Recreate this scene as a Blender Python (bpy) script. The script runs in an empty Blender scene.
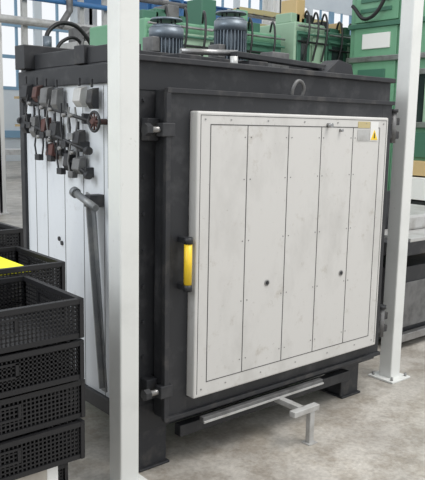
import bpy, bmesh, math, random
from mathutils import Vector, Matrix, Euler
random.seed(4)
sc=bpy.context.scene
sc.view_settings.view_transform='Standard'
COL=sc.collection
# ---------------------------------------------------------------- materials
def mat(name,c,rough=.5,metal=0.,c2=None,scale=6.,lo=.45,hi=.7,bump=0.,detail=6.,stretch=None,em=0.):
    m=bpy.data.materials.new(name);m.use_nodes=True;nt=m.node_tree;N=nt.nodes;Lk=nt.links
    b=N['Principled BSDF'];b.inputs['Base Color'].default_value=(*c,1)
    b.inputs['Roughness'].default_value=rough;b.inputs['Metallic'].default_value=metal
    if c2 is not None or bump:
        tc=N.new('ShaderNodeTexCoord');mp=N.new('ShaderNodeMapping');Lk.new(tc.outputs['Object'],mp.inputs[0])
        if stretch: mp.inputs['Scale'].default_value=stretch
        nz=N.new('ShaderNodeTexNoise');nz.inputs['Scale'].default_value=scale;nz.inputs['Detail'].default_value=detail
        nz.inputs['Roughness'].default_value=.65
        Lk.new(mp.outputs[0],nz.inputs['Vector'])
        if c2 is not None:
            r=N.new('ShaderNodeValToRGB');r.color_ramp.elements[0].position=lo;r.color_ramp.elements[0].color=(*c,1)
            r.color_ramp.elements[1].position=hi;r.color_ramp.elements[1].color=(*c2,1)
            Lk.new(nz.outputs[0],r.inputs[0]);Lk.new(r.outputs[0],b.inputs['Base Color'])
        if bump:
            bp=N.new('ShaderNodeBump');bp.inputs['Strength'].default_value=bump;bp.inputs['Distance'].default_value=.01
            Lk.new(nz.outputs[0],bp.inputs['Height']);Lk.new(bp.outputs[0],b.inputs['Normal'])
    return m
def add_grime(m,scale,lo,hi,dark,fac):
    nt=m.node_tree;N=nt.nodes;K=nt.links;b=N['Principled BSDF']
    src=b.inputs['Base Color'].links[0].from_socket
    tc=N.new('ShaderNodeTexCoord');n=N.new('ShaderNodeTexNoise');n.inputs['Scale'].default_value=scale;n.inputs['Detail'].default_value=10;n.inputs['Roughness'].default_value=.75
    K.new(tc.outputs['Object'],n.inputs[0])
    r=N.new('ShaderNodeValToRGB');r.color_ramp.elements[0].position=lo;r.color_ramp.elements[0].color=(*dark,1);r.color_ramp.elements[1].position=hi;r.color_ramp.elements[1].color=(1,1,1,1)
    K.new(n.outputs[0],r.inputs[0])
    x=N.new('ShaderNodeMixRGB');x.blend_type='MULTIPLY';x.inputs[0].default_value=fac;K.new(src,x.inputs[1]);K.new(r.outputs[0],x.inputs[2]);K.new(x.outputs[0],b.inputs['Base Color'])
BLK=mat('black_steel',(.018,.019,.022),.5,0,(.055,.055,.058),7,.5,.75,.1)
BLK2=mat('dark_steel',(.03,.031,.035),.55,.2,(.085,.08,.075),9,.5,.75,.1)
DOOR=mat('door_sheet',(.60,.59,.57),.42,.0,(.50,.49,.47),5,.48,.78,.06,stretch=(1,1,.5))
add_grime(DOOR,9,.30,.42,(.72,.68,.62),.7)
add_grime(DOOR,38,.32,.38,(.55,.52,.48),.5)
SIDE=mat('side_sheet',(.70,.73,.76),.42,.0,(.58,.61,.65),2.,.45,.75,.04,stretch=(1,1,.3))
add_grime(SIDE,8,.30,.42,(.7,.66,.62),.6)
SEAM=mat('seam',(.07,.07,.07),.8)
POST=mat('post_paint',(.72,.73,.71),.4,0,(.62,.63,.61),3,.5,.8,.03)
add_grime(POST,14,.30,.36,(.6,.58,.55),.6)
YEL=mat('yellow_paint',(.85,.58,.03),.4)
YELB=mat('yellow_plastic',(.85,.85,.02),.5)
RED=mat('rusty_red',(.09,.035,.03),.6,0,(.05,.035,.03),10)
GREYP=mat('grey_part',(.17,.17,.17),.5,.3,(.08,.08,.08),8)
STEEL=mat('bare_steel',(.36,.36,.36),.35,.8,(.22,.21,.20),8)
LSTEEL=mat('light_steel',(.50,.50,.49),.45,.3,(.36,.35,.33),8)
LEVER=mat('lever_steel',(.20,.21,.22),.45,.4,(.32,.32,.31),8)
MOTOR=mat('motor_grey',(.13,.16,.19),.4,.4,(.20,.23,.26),8)
GREEN=mat('machine_green',(.14,.33,.20),.45,0,(.18,.37,.24),2,.4,.7)
GREEN2=mat('machine_green_dark',(.05,.15,.10),.5)
GREEN3=mat('machine_green_light',(.30,.44,.32),.5)
WHITE=mat('white_paint',(.75,.75,.73),.5)
WALL=mat('hall_wall_paint',(.62,.67,.70),.7,0,(.56,.61,.65),.5)
BLUE=mat('blue_steel',(.05,.17,.38),.45)
LBLUE=mat('light_blue_frame',(.20,.34,.47),.5)
ORANGE=mat('beige_orange',(.55,.40,.20),.5)
CRATE=mat('crate_steel',(.018,.018,.02),.45,.3)
BEIGE=mat('beige_board',(.42,.39,.34),.7,0,(.34,.31,.27),9)
CABLE=mat('cable_rubber',(.012,.012,.013),.4)
GLASSD=mat('dark_glass',(.02,.03,.03),.08)
LABEL=mat('label_tan',(.50,.42,.22),.5)
FL=bpy.data.materials.new('concrete_floor');FL.use_nodes=True
nt=FL.node_tree;N=nt.nodes;K=nt.links;b=N['Principled BSDF'];b.inputs['Roughness'].default_value=.42
tc=N.new('ShaderNodeTexCoord')
def noise(s,d,r):
    n=N.new('ShaderNodeTexNoise');n.inputs['Scale'].default_value=s;n.inputs['Detail'].default_value=d;n.inputs['Roughness'].default_value=r;K.new(tc.outputs['Object'],n.inputs[0]);return n
def ramp(n,a,ca,b_,cb):
    r=N.new('ShaderNodeValToRGB');r.color_ramp.elements[0].position=a;r.color_ramp.elements[0].color=(*ca,1);r.color_ramp.elements[1].position=b_;r.color_ramp.elements[1].color=(*cb,1);K.new(n.outputs[0],r.inputs[0]);return r
def mul(a,b_,f):
    m=N.new('ShaderNodeMixRGB');m.blend_type='MULTIPLY';m.inputs[0].default_value=f;K.new(a.outputs[0],m.inputs[1]);K.new(b_.outputs[0],m.inputs[2]);return m
n1=noise(1.3,8,.7);n2=noise(45,5,.7);n3=noise(5,9,.75)
r1=ramp(n1,.38,(.38,.355,.32),.62,(.58,.55,.50))
r2=ramp(n2,.3,(.62,.62,.62),.6,(1,1,1))
r3=ramp(n3,.40,(.62,.58,.53),.56,(1,1,1))
mm=mul(mul(r1,r3,.8),r2,.7);K.new(mm.outputs[0],b.inputs['Base Color'])
bp=N.new('ShaderNodeBump');bp.inputs['Strength'].default_value=.2;bp.inputs['Distance'].default_value=.003;K.new(n2.outputs[0],bp.inputs['Height']);K.new(bp.outputs[0],b.inputs['Normal'])
# ---------------------------------------------------------------- helpers
def grp(name,loc=(0,0,0)):
    o=bpy.data.objects.new(name,None);o.location=loc;o.empty_display_size=.1;COL.objects.link(o);return o
def link(o,g):
    COL.objects.link(o)
    if g is not None:
        o.parent=g;o.matrix_parent_inverse=Matrix.Translation(-g.location)
    return o
def box(g,name,x0,x1,y0,y1,z0,z1,m,bev=.004,rot=None):
    cx,cy,cz=(x0+x1)/2,(y0+y1)/2,(z0+z1)/2
    bm=bmesh.new();bmesh.ops.create_cube(bm,size=1)
    for v in bm.verts: v.co=Vector((v.co.x*(x1-x0),v.co.y*(y1-y0),v.co.z*(z1-z0)))
    me=bpy.data.meshes.new(name);bm.to_mesh(me);bm.free();me.materials.append(m)
    o=bpy.data.objects.new(name,me);o.location=(cx,cy,cz)
    if rot:o.rotation_euler=rot
    if bev:
        bv=o.modifiers.new('b','BEVEL');bv.width=min(bev,.3*min(x1-x0,y1-y0,z1-z0));bv.segments=2
    return link(o,g)
def cyl(g,name,p0,p1,r,m,seg=24,r2=None,smooth=True):
    p0=Vector(p0);p1=Vector(p1);d=p1-p0
    bm=bmesh.new();bmesh.ops.create_cone(bm,cap_ends=True,segments=seg,radius1=r,radius2=r if r2 is None else r2,depth=d.length)
    for f in bm.faces:
        if len(f.verts)==4:f.smooth=smooth
    me=bpy.data.meshes.new(name);bm.to_mesh(me);bm.free();me.materials.append(m)
    o=bpy.data.objects.new(name,me);o.location=(p0+p1)/2;o.rotation_euler=d.to_track_quat('Z','Y').to_euler()
    return link(o,g)
def tube(g,name,pts,r,m,cyc=False,poly=False):
    c=bpy.data.curves.new(name,'CURVE');c.dimensions='3D';c.bevel_depth=r;c.bevel_resolution=3;c.use_fill_caps=True
    s=c.splines.new('POLY' if poly else 'BEZIER')
    P=s.points if poly else s.bezier_points
    P.add(len(pts)-1)
    for q,p in zip(P,pts):
        if poly:q.co=(*p,1)
        else:
            q.co=p;q.handle_left_type=q.handle_right_type='AUTO'
    s.use_cyclic_u=cyc
    c.materials.append(m);o=bpy.data.objects.new(name,c);return link(o,g)
def prism(g,name,poly,axis,a,b_,m,bev=.002):
    def P(u,v,w):
        return {0:(w,u,v),1:(u,w,v),2:(u,v,w)}[axis]
    n=len(poly);vs=[P(u,v,a) for u,v in poly]+[P(u,v,b_) for u,v in poly]
    fs=[tuple(range(n)),tuple(range(2*n-1,n-1,-1))]+[(i,i+n,(i+1)%n+n,(i+1)%n) for i in range(n)]
    me=bpy.data.meshes.new(name);me.from_pydata(vs,[],fs);bm=bmesh.new();bm.from_mesh(me);bmesh.ops.recalc_face_normals(bm,faces=bm.faces);bm.to_mesh(me);bm.free()
    me.materials.append(m);o=bpy.data.objects.new(name,me)
    if bev:
        bv=o.modifiers.new('b','BEVEL');bv.width=bev;bv.segments=2
    return link(o,g)
class MB:
    def __init__(s):s.v=[];s.f=[];s.mi=[]
    def box(s,x0,x1,y0,y1,z0,z1,mi=0):
        n=len(s.v);s.v+=[(x,y,z) for x in(x0,x1) for y in(y0,y1) for z in(z0,z1)]
        for q in ((0,1,3,2),(4,6,7,5),(0,4,5,1),(2,3,7,6),(0,2,6,4),(1,5,7,3)):
            s.f.append(tuple(n+i for i in q));s.mi.append(mi)
    def obj(s,name,mats,g=None,loc=(0,0,0)):
        me=bpy.data.meshes.new(name);me.from_pydata(s.v,[],s.f)
        for m in mats:me.materials.append(m)
        for p,i in zip(me.polygons,s.mi):p.material_index=i
        o=bpy.data.objects.new(name,me);o.location=loc;return link(o,g)
# ---------------------------------------------------------------- room
def plain(name,x0,x1,y0,y1,z0,z1,m):
    return box(None,name,x0,x1,y0,y1,z0,z1,m,0)
plain('floor',-12,34,-12,27,-.1,0,FL)
wb=grp('wall_back')
box(wb,'lower_panel',-12,34,26,26.2,0,3.0,WALL,0)
box(wb,'upper_panel',-12,34,26,26.2,8.5,10,WALL,0)
for i in range(24):
    x=-11+i*1.9
    box(wb,'mullion',x,x+.35,26,26.15,3.0,8.5,LBLUE if i%3 else WALL,0)
    box(wb,'mullion_thin',x+1.05,x+1.15,26.02,26.12,3.0,8.5,LBLUE,0)
for z in (3.0,4.3,5.6,6.9):
    box(wb,'transom',-12,34,25.98,26.12,z,z+.14,LBLUE,0)
box(wb,'stripe_band',-12,34,25.9,26,1.0,1.3,LBLUE,0)
wr=grp('wall_right')
box(wr,'lower_panel',33.8,34,-12,26,0,4,WALL,0)
box(wr,'upper_panel',33.8,34,-12,26,8,10,WALL,0)
for i in range(12):
    box(wr,'mullion',33.85,34,-12+i*3.2,-11.7+i*3.2,4,8,LBLUE,0)
# ---------------------------------------------------------------- furnace
F=grp('industrial_chamber_furnace')
YB=1.36
box(F,'casing',-.19,1.56,.2,YB,.22,1.9,BLK,0)
box(F,'side_sheet',-.205,-.19,.27,YB-.05,.27,1.84,SIDE,.002)
for i,y in enumerate((.46,.66,.86,1.06,1.2)):
    box(F,'side_seam_%d'%i,-.2065,-.204,y,y+.004,.27,1.83,GREYP,0)
for i,(y,z) in enumerate(((.93,1.03),(.90,1.01),(.93,.62))):
    cyl(F,'side_port_%d'%i,(-.204,y,z),(-.212,y,z),.012,BLK2)
box(F,'side_top_rail',-.225,-.18,.301,YB,1.84,1.93,BLK)
box(F,'side_back_upright',-.222,-.18,YB-.05,YB+.002,.2,1.9,BLK)
box(F,'side_bottom_rail',-.225,-.18,.301,YB,.2,.28,BLK)
box(F,'right_top_rail',1.55,1.59,.301,YB,1.83,1.93,BLK)
box(F,'front_left_upright',-.22,-.05,.151,.27,.2,1.92,BLK)
box(F,'front_left_web',-.236,-.2205,.153,.299,.2,1.92,BLK2)
box(F,'front_right_upright',1.42,1.60,.151,.27,.2,1.92,BLK)
box(F,'front_top_beam',-.235,1.61,.148,.30,1.80,1.949,BLK)
box(F,'front_top_lip',-.24,1.62,.118,.17,1.925,1.952,BLK2)
box(F,'front_bottom_beam',-.237,1.605,.149,.30,.19,.33,BLK)
for i in range(9):
    cyl(F,'flange_bolt_%d'%i,(-.19,.152,.4+i*.17),(-.19,.14,.4+i*.17),.009,BLK2,6,smooth=False)
# roof
box(F,'roof_plate',-.2,1.58,.25,YB,1.9,1.94,BLK)
box(F,'roof_rear_beam',-.26,1.62,1.2,1.32,1.94,2.07,BLK)
box(F,'roof_mid_beam',-.22,1.6,.62,.72,1.94,2.03,BLK2)
box(F,'roof_plinth',.2,1.15,.74,1.1,1.94,2.01,BLK2)
box(F,'roof_cross_beam',-.2,-.1,.3,1.2,1.94,2.02,BLK)
for i,x in enumerate((.15,.62,1.2)):
    box(F,'roof_bracket_%d'%i,x,x+.14,.34,.5,1.94,2.0,BLK2)
box(F,'roof_bar',.55,1.45,.36,.42,2.0,2.03,BLK,rot=(0,.03,0))
prism(F,'roof_wedge',[(1.15,1.94),(1.45,1.94),(1.42,2.03),(1.3,2.05)],1,.3,.42,BLK2)
cyl(F,'roof_pipe',(.28,.5,2.03),(.60,.42,2.04),.016,STEEL)
cyl(F,'roof_lug',(.50,.33,1.94),(.50,.33,2.01),.02,LSTEEL)
box(F,'roof_junction_box',1.0,1.14,.55,.66,1.94,2.09,GREYP)
tube(F,'roof_cable',[(1.07,.55,2.0),(.95,.45,1.97),(.7,.5,1.96),(.4,.45,1.96)],.009,CABLE)
# door
box(F,'door_frame_left',-.135,-.001,.05,.14,.275,1.805,BLK,.006)
box(F,'door_frame_right',1.408,1.505,.05,.14,.275,1.805,BLK,.006)
box(F,'door_frame_top',-.133,1.503,.051,.14,1.717,1.807,BLK,.004)
box(F,'door_frame_bottom',-.133,1.503,.051,.14,.273,.359,BLK,.004)
box(F,'door_frame_lip_top',-.14,1.51,.035,.06,1.79,1.812,BLK2,.002)
box(F,'door_frame_lip_left',-.145,-.12,.0355,.06,.275,1.79,BLK2,.002)
box(F,'door_frame_lip_bottom',-.14,1.51,.035,.06,.265,.287,BLK2,.002)
box(F,'door_panel',0,1.407,0,.13,.36,1.716,DOOR,.008)
def seam(x0,x1,z0,z1): box(F,'door_seam',x0,x1,-.0012,.002,z0,z1,SEAM,0)
for x in (.075,.305,.585,.83,1.09,1.325): seam(x,x+.0042,.43,1.655)
seam(.075,1.328,1.655,1.659);seam(.075,1.328,.43,.4335)
for x in (.018,1.387): seam(x,x+.0025,.38,1.70)
seam(.018,1.39,1.6975,1.70)
for i,(x,z) in enumerate(((.465,.87),(1.045,.85))):
    cyl(F,'door_hole_rim_%d'%i,(x,.0,z),(x,-.004,z),.016,STEEL)
    cyl(F,'door_hole_%d'%i,(x,-.003,z),(x,-.006,z),.010,BLK)
for x in (.045,.2,.44,.7,.96,1.2,1.36):
    cyl(F,'rivet',(x,0,1.68),(x,-.003,1.68),.004,STEEL,10)
    cyl(F,'rivet',(x,0,.40),(x,-.003,.40),.004,STEEL,10)
for x in (.29,.33,.57,.61,.815,.85,1.075,1.11):
    for z in (.5,.8,1.1,1.4,1.6): cyl(F,'spot_rivet',(x,0,z),(x,-.002,z),.003,GREYP,8)
cyl(F,'door_eye_bolt',(.88,0,1.665),(.88,-.03,1.665),.012,STEEL)
cyl(F,'door_eye_bolt',(.98,0,1.64),(.98,-.02,1.64),.008,STEEL)
box(F,'type_plate',1.13,1.235,-.003,.001,1.655,1.69,LABEL,0)
box(F,'type_plate_grey',1.13,1.235,-.003,.001,1.585,1.645,LSTEEL,0)
box(F,'type_plate_white',1.24,1.31,-.003,.001,1.585,1.69,WHITE,0)
prism(F,'warning_triangle',[(1.245,1.59),(1.305,1.59),(1.275,1.645)],1,-.005,-.002,YEL,0)
prism(F,'warning_mark',[(1.27,1.6),(1.279,1.6),(1.277,1.628),(1.272,1.628)],1,-.0065,-.004,BLK,0)
cyl(F,'grip',(-.052,-.01,.93),(-.052,-.01,1.12),.019,YEL)
for z in (.915,1.135):
    cyl(F,'grip_cap',(-.052,-.01,z-.015),(-.052,-.01,z+.015),.021,BLK)
    box(F,'grip_mount',-.067,-.037,-.01,.05,z-.014,z+.014,BLK)
for z in (1.63,.42):
    box(F,'latch_plate',-.20,-.14,.1,.16,z-.05,z+.05,BLK2)
    cyl(F,'latch_bolt',(-.235,.06,z),(-.09,.06,z),.014,STEEL)
    cyl(F,'latch_nut',(-.245,.06,z),(-.215,.06,z),.027,BLK,6,smooth=False)
    box(F,'latch_arm',-.17,-.1,.03,.08,z-.03,z+.03,BLK)
for z in (1.70,1.62,.50,.42):
    box(F,'hinge_leaf',1.49,1.60,.06,.15,z-.025,z+.02,BLK2)
for z in (1.66,.46):
    cyl(F,'hinge_pin',(1.545,.07,z-.09),(1.545,.07,z+.09),.020,GREYP)
    cyl(F,'hinge_cap',(1.545,.07,z+.09),(1.545,.07,z+.11),.028,BLK)
tube(F,'lifting_ring',[(.655,.06,1.79),(.655,.04,1.86),(.69,.04,1.885),(.725,.04,1.86),(.725,.06,1.79)],.009,GREYP)
for i,x in enumerate((-.2,1.3)):
    box(F,'leg_web_%d'%i,x,x+.14,.165,.30,0,.2,BLK)
    box(F,'leg_flange_%d'%i,x-.012,x+.152,.15,.165,0.0,.195,BLK2)
    box(F,'leg_foot_%d'%i,x-.02,x+.16,.13,.33,0,.012,BLK2)
    box(F,'rear_leg_%d'%i,x,x+.14,YB-.15,YB,0,.22,BLK)
box(F,'under_channel',.08,.96,.02,.05,.21,.238,GREYP,.003)
box(F,'under_channel_edge',.08,.96,.012,.02,.21,.22,LSTEEL,.001)
box(F,'under_channel_black',0.0,1.3,.10,.148,.13,.19,BLK)
box(F,'under_roller_rail',.0,1.3,.5,.56,.06,.14,BLK2)
box(F,'support_arm',.60,.64,-.14,.05,.18,.21,LSTEEL,.003)
box(F,'support_arm_cross',.53,.72,-.17,-.13,.18,.21,LSTEEL,.003)
box(F,'support_leg',.655,.69,-.165,-.135,0.0,.18,LSTEEL,.003)
box(F,'support_foot',.64,.705,-.18,-.12,0,.006,LSTEEL,.001)
# ---- side hangers : rods with lids, tongs and hooks
def rod(z0,z1,y0,y1,x,nm,r=.009):
    cyl(F,nm,(x,y0,z0),(x,y1,z1),r,BLK)
    for y,z in ((y0,z0),(y1,z1)):
        cyl(F,nm+'_end',(x,y-.015,z),(x,y+.015,z),.019,BLK2)
    for t in (.12,.9):
        y=y0+(y1-y0)*t;z=z0+(z1-z0)*t
        box(F,nm+'_bracket',x,-.2,y-.012,y+.012,z-.025,z+.025,BLK)
rod(1.66,1.775,.5,1.24,-.25,'hanger_rod_upper')
rod(1.52,1.66,.52,1.26,-.26,'hanger_rod_lower')
rod(1.40,1.50,.54,.8,-.25,'hanger_rod_short')
def cover(y,z,w,h,m,k):
    prism(F,'port_cover_%d'%k,[(-.225,z),(-.262,z-.012),(-.272,z-h*.72),(-.25,z-h),(-.225,z-h)],1,y,y+w,m,.003)
    box(F,'port_cover_hook_%d'%k,-.255,-.245,y+w*.4,y+w*.6,z,z+.04,BLK,.002)
def tong(y,z,l,m,k,lean=0.):
    for s in (-1,1):
        prism(F,'tong_arm_%d'%k,[(y+s*.012,z),(y+s*.012+.01,z),(y+s*.03+.01+lean,z-l*.6),(y+s*.012+.008+lean,z-l),(y+s*.012+lean,z-l),(y+s*.03+lean,z-l*.6)],0,-.262-.01*s,-.255-.01*s,m,.001)
    cyl(F,'tong_pivot_%d'%k,(-.275,y+.005+lean*.5,z-l*.3),(-.24,y+.005+lean*.5,z-l*.3),.01,STEEL,12)
    box(F,'tong_jaw_%d'%k,-.275,-.245,y-.02+lean,y+.03+lean,z-l-.02,z-l+.012,m,.003)
k=0
for y,z,w,h,m in ((1.17,1.86,.075,.10,BLK2),(1.05,1.85,.05,.09,RED),(.93,1.84,.08,.12,GREYP),(.82,1.83,.06,.12,GREYP),(.58,1.83,.07,.10,LSTEEL),(.47,1.82,.05,.1,BLK2),
                  (1.2,1.70,.05,.11,BLK2),(1.08,1.69,.06,.12,GREYP),(.96,1.68,.05,.10,RED),(.84,1.66,.07,.10,BLK2),(.60,1.62,.06,.09,BLK2),
                  (.88,1.55,.07,.09,RED),(.70,1.51,.06,.10,BLK2),(.60,1.49,.07,.09,GREYP)):
    cover(y,z,w,h,m,k);k+=1
for y,z,l,m,ln in ((1.13,1.80,.16,BLK2,.01),(1.0,1.79,.2,BLK,-.02),(.88,1.77,.17,GREYP,.02),(.75,1.75,.2,BLK,-.01),(.67,1.73,.14,LEVER,.0),(1.03,1.62,.15,BLK,.01),(.92,1.60,.13,BLK2,-.02),(.79,1.57,.16,BLK,.0),(.66,1.55,.15,GREYP,.01)):
    tong(y,z,l,m,k,ln);k+=1
bpy.ops.mesh.primitive_torus_add(major_radius=.045,minor_radius=.007,location=(-.27,.44,1.66),rotation=(0,math.pi/2,0))
t=bpy.context.object;t.name='hand_wheel';t.data.materials.append(BLK);t.parent=F
for a in range(4):
    an=a*math.pi/4
    cyl(F,'wheel_spoke',(-.27,.44+.045*math.cos(an),1.66+.045*math.sin(an)),(-.27,.44-.045*math.cos(an),1.66-.045*math.sin(an)),.005,RED)
cyl(F,'wheel_hub',(-.2,.44,1.66),(-.285,.44,1.66),.014,RED)
cyl(F,'conduit',(-.235,.36,1.35),(-.235,.36,1.85),.010,BLK)
# lever
prism(F,'lever_bar',[(.475,1.30),(.545,1.32),(.545,1.27),(.41,.34),(.365,.34),(.455,1.18)],0,-.262,-.25,LEVER,.003)
prism(F,'lever_rib',[(.50,1.28),(.51,1.28),(.392,.36),(.382,.36)],0,-.285,-.262,LEVER,.001)
box(F,'lever_boss',-.285,-.2,.46,.52,1.25,1.31,BLK2)
cyl(F,'lever_grip',(-.29,.40,1.255),(-.29,.60,1.315),.018,LEVER)
cyl(F,'lever_grip_end',(-.29,.585,1.31),(-.29,.61,1.318),.026,LEVER)
# motors
def motor(x,y,zb,zt,r,nm):
    cyl(F,nm+'_flange',(x,y,zb),(x,y,zb+.02),r*1.2,BLK2,32)
    cyl(F,nm+'_core',(x,y,zb),(x,y,zt-.02),r*.86,MOTOR,32)
    for i in range(28):
        a=i*2*math.pi/28
        box(F,nm+'_fin',x-.003+math.cos(a)*r*.93,x+.003+math.cos(a)*r*.93,y-r*.09+math.sin(a)*r*.93,y+r*.09+math.sin(a)*r*.93,zb+.03,zt-.09,MOTOR,0,rot=(0,0,a+math.pi/2))
    cyl(F,nm+'_cowl',(x,y,zt-.09),(x,y,zt-.03),r*1.03,MOTOR,36)
    cyl(F,nm+'_cowl_top',(x,y,zt-.03),(x,y,zt-.01),r*1.03,MOTOR,36,r*.8)
    for i in range(4):
        a=i*math.pi/2+.4
        cyl(F,nm+'_cap_post',(x+math.cos(a)*r*.6,y+math.sin(a)*r*.6,zt-.01),(x+math.cos(a)*r*.6,y+math.sin(a)*r*.6,zt+.015),.005,BLK,8)
    cyl(F,nm+'_rain_cap',(x,y,zt+.012),(x,y,zt+.024),r*.98,MOTOR,32,r*.9)
    box(F,nm+'_terminal',x-r*1.35,x-r*.8,y-.05,y+.05,zb+.06,zb+.14,GREYP)
    tube(F,nm+'_cable',[(x-r*1.2,y,zb+.06),(x-r*1.6,y-.05,zb+.02),(x-r*1.8,y-.1,1.96)],.008,CABLE)
motor(.42,.82,1.99,2.215,.095,'motor_a')
motor(.90,.82,1.99,2.305,.098,'motor_b')
# ---------------------------------------------------------------- posts
P=grp('steel_support_post',(-.33,.1,0))
box(P,'shaft',-.383,-.283,.04,.14,0,4.5,POST,.008)
box(P,'base_plate',-.43,-.236,-.01,.12,0,.012,POST,.003)
P2=grp('steel_support_post',(1.86,.2,0))
box(P2,'shaft',1.79,1.89,.14,.24,0,4.5,POST,.008)
box(P2,'base_plate',1.74,1.94,.09,.29,0,.014,POST,.003)
for dx in (-.075,.075):
    for dy in (-.075,.075): cyl(P2,'anchor_bolt',(1.84+dx,.19+dy,.014),(1.84+dx,.19+dy,.035),.01,STEEL,6)
# ---------------------------------------------------------------- crates
def crate_mesh(w,d,h):
    M=MB();t=.004;p=.0135;wi=.0048
    M.box(0,w,0,d,0,.004)
    def side(axis,fixed):
        L=w if axis==0 else d
        n=int(L/p)
        for i in range(n+1):
            u=i*L/n
            if axis==0:M.box(u-wi/2,u+wi/2,fixed,fixed+t,0,h)
            else:M.box(fixed,fixed+t,u-wi/2,u+wi/2,0,h)
        m=int(h/p)
        for j in range(m+1):
            z=j*h/m
            if axis==0:M.box(0,L,fixed,fixed+t,z-wi/2,z+wi/2)
            else:M.box(fixed,fixed+t,0,L,z-wi/2,z+wi/2)
        def bar(a,b,z0,z1,o=.004):
            if axis==0:M.box(a,b,fixed-o,fixed+t+o,z0,z1)
            else:M.box(fixed-o,fixed+t+o,a,b,z0,z1)
        bar(-.006,L+.006,h-.012,h+.004,.007);bar(0,L,0,.016)
        c=L/2
        bar(c-.09,c+.09,h*.74,h*.80);bar(c-.09,c+.09,h*.40,h*.46)
        bar(c-.09,c-.08,h*.42,h*.78);bar(c+.08,c+.09,h*.42,h*.78)
        for e in (0,L): bar(e-.008,e+.008,0,h)
    side(0,0);side(0,d-t);side(1,0);side(1,w-t)
    me=bpy.data.meshes.new('crate');me.from_pydata(M.v,[],M.f);me.materials.append(CRATE);return me
CM=crate_mesh(.6,.4,.122)
def crate(parent,x,y,z,r=0):
    o=bpy.data.objects.new('crate',CM);o.location=(x,y,z);o.rotation_euler=(0,0,r);return link(o,parent)
def stack(name,x,y,ztop,n):
    g=grp(name,(x,y,0))
    for i in range(n):
        z=ztop-.135*(i+1)+.008
        crate(g,x+random.uniform(-.006,.006),y+random.uniform(-.005,.005),z,random.uniform(-.012,.012))
    return g,z
g,z=stack('mesh_crate_stack',-1.52,-.58,1.115,4)
box(g,'carton_base',-1.53,-1.04,-.57,-.17,.1,z-.002,BEIGE,.006)
box(g,'carton_white_corner',-1.04,-1.0,-.565,-.3,.1,z-.002,WHITE,.003)
for yy in (-.56,-.4,-.22): box(g,'pallet_runner',-1.53,-1.0,yy,yy+.05,0,.1,BEIGE,.003)
g,z=stack('mesh_crate_stack',-1.35,-.14,1.14,8)
box(g,'yellow_sheet',-1.30,-.85,-.08,.2,1.10,1.115,YELB,.003)
box(g,'crate_skid',-1.34,-.76,-.13,.25,0,z,BLK,.003)
g,z=stack('mesh_crate_stack',-1.30,.33,1.20,8)
box(g,'crate_skid',-1.29,-.71,.34,.72,0,z,BLK,.003)
box(g,'grey_parts',-1.27,-.75,.36,.68,1.14,1.185,GREYP,.003)
# ---------------------------------------------------------------- right side workstation
W=grp('black_machine_bench',(2.8,1,0))
box(W,'cabinet',2.35,3.4,.55,1.3,.05,.62,BLK)
box(W,'top_frame',2.3,3.5,.5,1.4,.72,.82,BLK2)
for x in (2.32,3.4):
    for y in (.52,1.32): box(W,'leg',x,x+.06,y,y+.06,0,.75,BLK)
box(W,'panel_grey',2.40,2.8,.535,.55,.15,.5,GREYP)
box(W,'lower_bar',2.3,3.5,.48,.53,.06,.12,STEEL)
box(W,'table_top',2.45,3.6,.5,1.35,.82,.85,LSTEEL)
box(W,'white_hood',2.75,3.6,.75,1.35,.85,.97,LSTEEL,.02)
box(W,'monitor',2.62,2.95,.9,.94,.85,1.16,BLK)
cyl(W,'mast',(2.6,1.2,.85),(2.6,1.2,1.5),.015,BLK)
# ---------------------------------------------------------------- background machines
def machine(name,x0,x1,y0,y1,z1,m,seed,win=True):
    random.seed(seed)
    g=grp(name,((x0+x1)/2,y0,0))
    box(g,'body',x0,x1,y0,y1,.12,z1,m,.02)
    box(g,'plinth',x0+.04,x1-.04,y0+.04,y1,0,.12,BLK,0)
    w=x1-x0;n=max(2,int(w/.45))
    for i in range(n):
        a=x0+w*i/n+.03;b_=x0+w*(i+1)/n-.03
        box(g,'door_%d'%i,a,b_,y0-.02,y0,.25,z1*.55,GREEN3 if i%3==1 else m,.006)
        box(g,'upper_panel_%d'%i,a,b_,y0-.03,y0,z1*.58,z1-.12,[GREEN2,m,GREEN3][(i+seed)%3],.006)
        if win and i%2==0: box(g,'window_%d'%i,a+.06,b_-.06,y0-.04,y0-.02,z1*.72,z1-.2,GLASSD,.004)
        cyl(g,'knob_%d'%i,(b_-.06,y0-.05,1.2),(b_-.06,y0-.01,1.2),.02,STEEL)
    for i in range(n+2):
        x=x0+(w-.2)*(i+.2)/(n+2)
        h=random.uniform(.06,.34)
        box(g,'top_unit_%d'%i,x,x+random.uniform(.1,.24),y0+.1,y0+.4,z1,z1+h,random.choice([GREEN2,GREYP,m,GREEN2,ORANGE,BLK2]),.01)
    for i in range(3):
        z=z1-.06-.1*i
        tube(g,'pipe_%d'%i,[(x0,y0-.06,z),(x0+w*.5,y0-.06,z),(x1,y0-.06,z)],.014,[STEEL,GREEN2,CABLE][i],poly=True)
    for i in range(3):
        x=x0+w*(.2+.3*i)
        tube(g,'hose_%d'%i,[(x,y0-.06,z1-.5),(x+.03,y0-.12,z1-.1),(x+.1,y0,z1+.15),(x+.2,y0+.15,z1+.05)],.014,CABLE)
    return g
machine('green_press_machine',2.45,3.35,4.0,5.2,2.80,GREEN,1)
machine('green_press_machine',3.5,4.85,4.3,5.6,2.86,GREEN,2)
machine('green_press_machine',5.0,5.6,4.2,5.4,3.05,GREEN3,3)
machine('green_press_machine',5.75,6.6,4.3,5.4,3.0,GREEN2,7)
g=machine('green_machining_center',5.9,8.9,1.6,4.0,4.3,GREEN,4,False)
X=5.9
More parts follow.
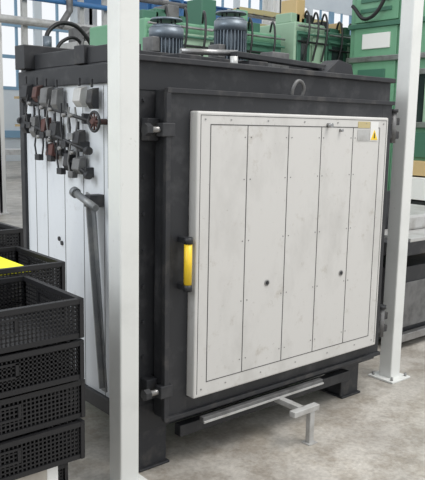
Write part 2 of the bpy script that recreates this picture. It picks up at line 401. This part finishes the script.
def sp(nm,y0,y1,z0,z1,m,t=.04,bev=.006): box(g,nm,X-t,X,y0,y1,z0,z1,m,bev)
sp('side_door',3.2,3.9,.3,3.0,GREEN,.03);sp('side_door_upper',3.2,3.9,3.08,4.1,GREEN,.03)
sp('side_stripe',3.0,3.12,.2,4.25,GREEN2,.05)
sp('side_beam',1.6,4.0,3.0,3.06,GREEN2,.06);sp('side_beam_low',1.6,4.0,2.55,2.62,STEEL,.07)
sp('nameplate',3.3,3.75,2.72,2.92,WHITE,.05);sp('vent',3.35,3.8,2.2,2.45,GREEN2,.05)
for i in range(6): sp('louver_%d'%i,3.3,3.8,3.2+i*.13,3.25+i*.13,GREEN2,.05,.002)
sp('window_glass',1.8,2.85,1.75,2.35,GLASSD,.05);sp('window_frame',1.75,2.9,2.35,2.42,STEEL,.08);sp('window_frame_low',1.75,2.9,1.68,1.75,STEEL,.08)
sp('window_mullion',2.66,2.70,1.75,2.35,GREEN3,.08)
sp('lower_glass',1.8,2.9,1.3,1.62,GREEN2,.05)
sp('orange_cover',1.7,2.95,1.08,1.26,ORANGE,.25);sp('light_cover',1.7,2.95,.78,1.06,WHITE,.3);sp('dark_skirt',1.7,2.95,.2,.76,BLK,.25)
tube(g,'side_pipe',[(5.8,2.95,.3),(5.8,2.95,4.2)],.03,STEEL,poly=True)
tube(g,'side_hose',[(5.8,3.15,4.2),(5.75,3.3,3.4),(5.75,3.6,3.1),(5.8,3.9,3.3)],.025,CABLE)
def pier(name,x,y,s,h,m):
    g=grp(name,(x,y,0))
    box(g,'web',x-s*.12,x+s*.12,y-s/2,y+s/2,0,h,m,0)
    box(g,'flange_front',x-s/2,x+s/2,y-s/2,y-s*.38,0,h,m,0)
    box(g,'flange_rear',x-s/2,x+s/2,y+s*.38,y+s/2,0,h,m,0)
    box(g,'base_plate',x-s*.7,x+s*.7,y-s*.7,y+s*.7,0,.03,m,0)
    return g
pier('blue_steel_column',8.1,15,.18,8,BLUE)
pier('blue_steel_column',8.65,15,.12,8,BLUE)
pier('blue_steel_column',7.4,10.9,.2,8,BLUE)
pier('white_steel_column',3.1,9.6,.2,8,WHITE)
pier('white_steel_column',7.35,6.9,.13,7,WHITE)
pier('white_steel_column',8.3,8.0,.3,7,WHITE)
pier('white_steel_column',6.9,13,.35,8,WHITE)
e=grp('blue_access_ladder',(7.58,10.2,0))
for i in range(28): box(e,'rung_%d'%i,7.3,7.65,10.16,10.19,.3+i*.26,.33+i*.26,BLUE,0)
for x in (7.28,7.63): box(e,'stile',x,x+.05,10.15,10.2,0,7.8,BLUE,0)
e=grp('yellow_column_guard',(8.3,7.8,0))
for i in range(8): box(e,'stripe_%d'%i,8.13,8.47,7.78,7.82,2.6+i*.2,2.7+i*.2,YEL if i%2 else BLK,0)
box(e,'backing',8.14,8.46,7.82,7.835,0,4.3,WHITE,0)
# overhead crane runway
e=grp('overhead_crane_runway',(6,12,5))
box(e,'beam_web',2,14,12.0,12.05,4.3,4.7,BLUE,0);box(e,'beam_flange_low',2,14,11.9,12.15,4.27,4.3,BLUE,0);box(e,'beam_flange_top',2,14,11.9,12.15,4.7,4.73,BLUE,0)
for x in (2.5,6.0,13.5): box(e,'bracket_column',x,x+.2,12.0,12.2,0,4.3,WALL,0)
ct=grp('cable_tray',(6.5,6.5,3))
for z in (3.28,3.5):
    box(ct,'rail_a',5.9,8.0,6.3,6.33,z,z+.08,LABEL,0);box(ct,'rail_b',5.9,8.0,6.6,6.63,z,z+.08,LSTEEL,0)
    for i in range(9): box(ct,'rung',5.95+i*.24,5.98+i*.24,6.3,6.6,z,z+.02,LSTEEL,0)
    for i in range(3): tube(ct,'cable',[(5.9,6.38+i*.07,z+.05),(8.0,6.38+i*.07,z+.05)],.025,[CABLE,ORANGE,GREYP][i],poly=True)
for x in (6.0,7.1,7.9): box(ct,'support',x,x+.06,6.45,6.5,0,3.6,LSTEEL,0)
# fence
fe=grp('mesh_safety_fence',(2.6,6,0))
M=MB()
for i in range(70): 
    x=1.95+i*.05;M.box(x,x+.008,6,6.008,.1,2.3)
for j in range(24): M.box(1.95,5.4,6,6.008,.1+j*.095,.108+j*.095)
M.obj('mesh',[BLK],fe)
for x in (1.95,3.2,4.4,5.4): box(fe,'post',x,x+.06,5.98,6.04,0,2.4,BLK,0)
for z in (.1,1.2,2.35): box(fe,'rail',1.95,5.4,5.98,6.03,z,z+.05,BLK,0)
# far equipment on the left
e=grp('grey_control_cabinet',(4.3,8,0))
box(e,'body',3.9,5.2,8,8.8,0.1,3.0,LSTEEL,.02);box(e,'plinth',3.92,5.18,8.02,8.8,0,.1,BLK,0)
for i in range(3): box(e,'door_%d'%i,3.93+i*.43,4.33+i*.43,7.98,8,.2,2.9,WALL,.005)
box(e,'display',4.05,4.25,7.96,7.98,2.5,2.8,GLASSD,0)
box(e,'top_fan',4.0,4.4,8.1,8.6,3.0,3.25,GREYP,.02)
e=grp('overhead_duct_frame',(4.5,9,0))
tube(e,'pipe_a',[(2.6,9,3.35),(7.5,9,3.35)],.07,LSTEEL,poly=True)
tube(e,'pipe_b',[(2.6,9,3.75),(7.5,9,3.75)],.045,BLUE,poly=True)
tube(e,'pipe_c',[(2.6,9,4.0),(7.5,9,4.0)],.05,GREYP,poly=True)
for x in (3.4,4.5,5.0,6.4,7.4): box(e,'stand',x,x+.09,9.08,9.16,0,4.4,LSTEEL,0)
tube(e,'drop_pipe',[(4.2,8.9,4.4),(4.2,8.9,3.6),(4.0,8.9,3.3)],.06,GREYP,poly=True)
e=grp('hose_manifold',(3.3,6.4,0))
tube(e,'hose_a',[(2.45,6.4,2.6),(2.55,6.4,2.9),(2.85,6.4,3.0),(3.1,6.4,2.85),(3.25,6.4,2.6)],.03,CABLE)
tube(e,'hose_b',[(2.65,6.5,2.6),(2.8,6.5,2.78),(3.0,6.5,2.82),(3.15,6.5,2.55)],.025,CABLE)
tube(e,'hose_c',[(3.0,6.45,2.6),(3.2,6.45,2.95),(3.5,6.45,2.9),(3.6,6.45,2.55)],.022,GREYP)
box(e,'manifold',2.35,3.9,6.35,6.6,0,2.6,BLK2,.01)
box(e,'valve_block',3.2,3.5,6.3,6.5,2.6,2.85,GREYP,.01)
box(e,'actuator',3.55,3.8,6.3,6.5,2.6,3.1,LSTEEL,.01)
cyl(e,'filter',(2.5,6.4,2.6),(2.5,6.4,2.8),.06,MOTOR)
e=grp('roller_conveyor',(8,18,0))
box(e,'bed',5,12,17,18,.7,.85,LSTEEL,0)
for i in range(6): box(e,'leg',5.1+i*1.3,5.2+i*1.3,17.1,17.2,0,.7,LSTEEL,0)
e=grp('storage_shelving',(14,22,0))
for i in range(8):
    x=9+i*1.5;box(e,'upright',x,x+.1,21,21.1,0,3.2,BLUE,0)
random.seed(9)
for z in (.5,1.5,2.5):
    box(e,'shelf',9,19.6,21,22,z,z+.08,ORANGE,0)
    for i in range(12): box(e,'carton',9.2+i*.85,9.8+i*.85,21.1,21.8,z+.08,z+.6,random.choice([BEIGE,WHITE,GREYP,BLUE]),0)
# ---------------------------------------------------------------- light
w=bpy.data.worlds.new('w');sc.world=w;w.use_nodes=True
bg=w.node_tree.nodes['Background'];bg.inputs[0].default_value=(.94,.97,1,1);bg.inputs[1].default_value=1.0
def area(name,loc,tgt,size,power,col=(1,1,1)):
    l=bpy.data.lights.new(name,'AREA');l.size=size;l.energy=power;l.color=col
    o=bpy.data.objects.new(name,l);o.location=loc;o.rotation_euler=(Vector(tgt)-Vector(loc)).to_track_quat('-Z','Y').to_euler();COL.objects.link(o)
area('skylight_overhead',(2.5,-3,8),(1.2,0,0),4,480,(1,.97,.93))
area('fill_side',(-7,1,6),(0,1,1),4,330,(.93,.97,1))  # added fill lamp from the left to brighten the side sheet, not a skylight
# ---------------------------------------------------------------- camera
f,yaw,pit,rol=692,.6991,.1632,.0192
Fv=Vector((math.sin(yaw)*math.cos(pit),math.cos(yaw)*math.cos(pit),-math.sin(pit)))
R0=Vector((math.cos(yaw),-math.sin(yaw),0));U0=R0.cross(Fv)
Rv=R0*math.cos(rol)+U0*math.sin(rol);Uv=-R0*math.sin(rol)+U0*math.cos(rol)
cd=bpy.data.cameras.new('camera');cd.sensor_fit='VERTICAL';cd.sensor_height=24;cd.lens=24*f/480;cd.clip_end=200
co=bpy.data.objects.new('camera',cd);COL.objects.link(co)
co.matrix_world=Matrix((( Rv.x,Uv.x,-Fv.x,-1.96),(Rv.y,Uv.y,-Fv.y,-2.45),(Rv.z,Uv.z,-Fv.z,1.65),(0,0,0,1)))
sc.camera=co
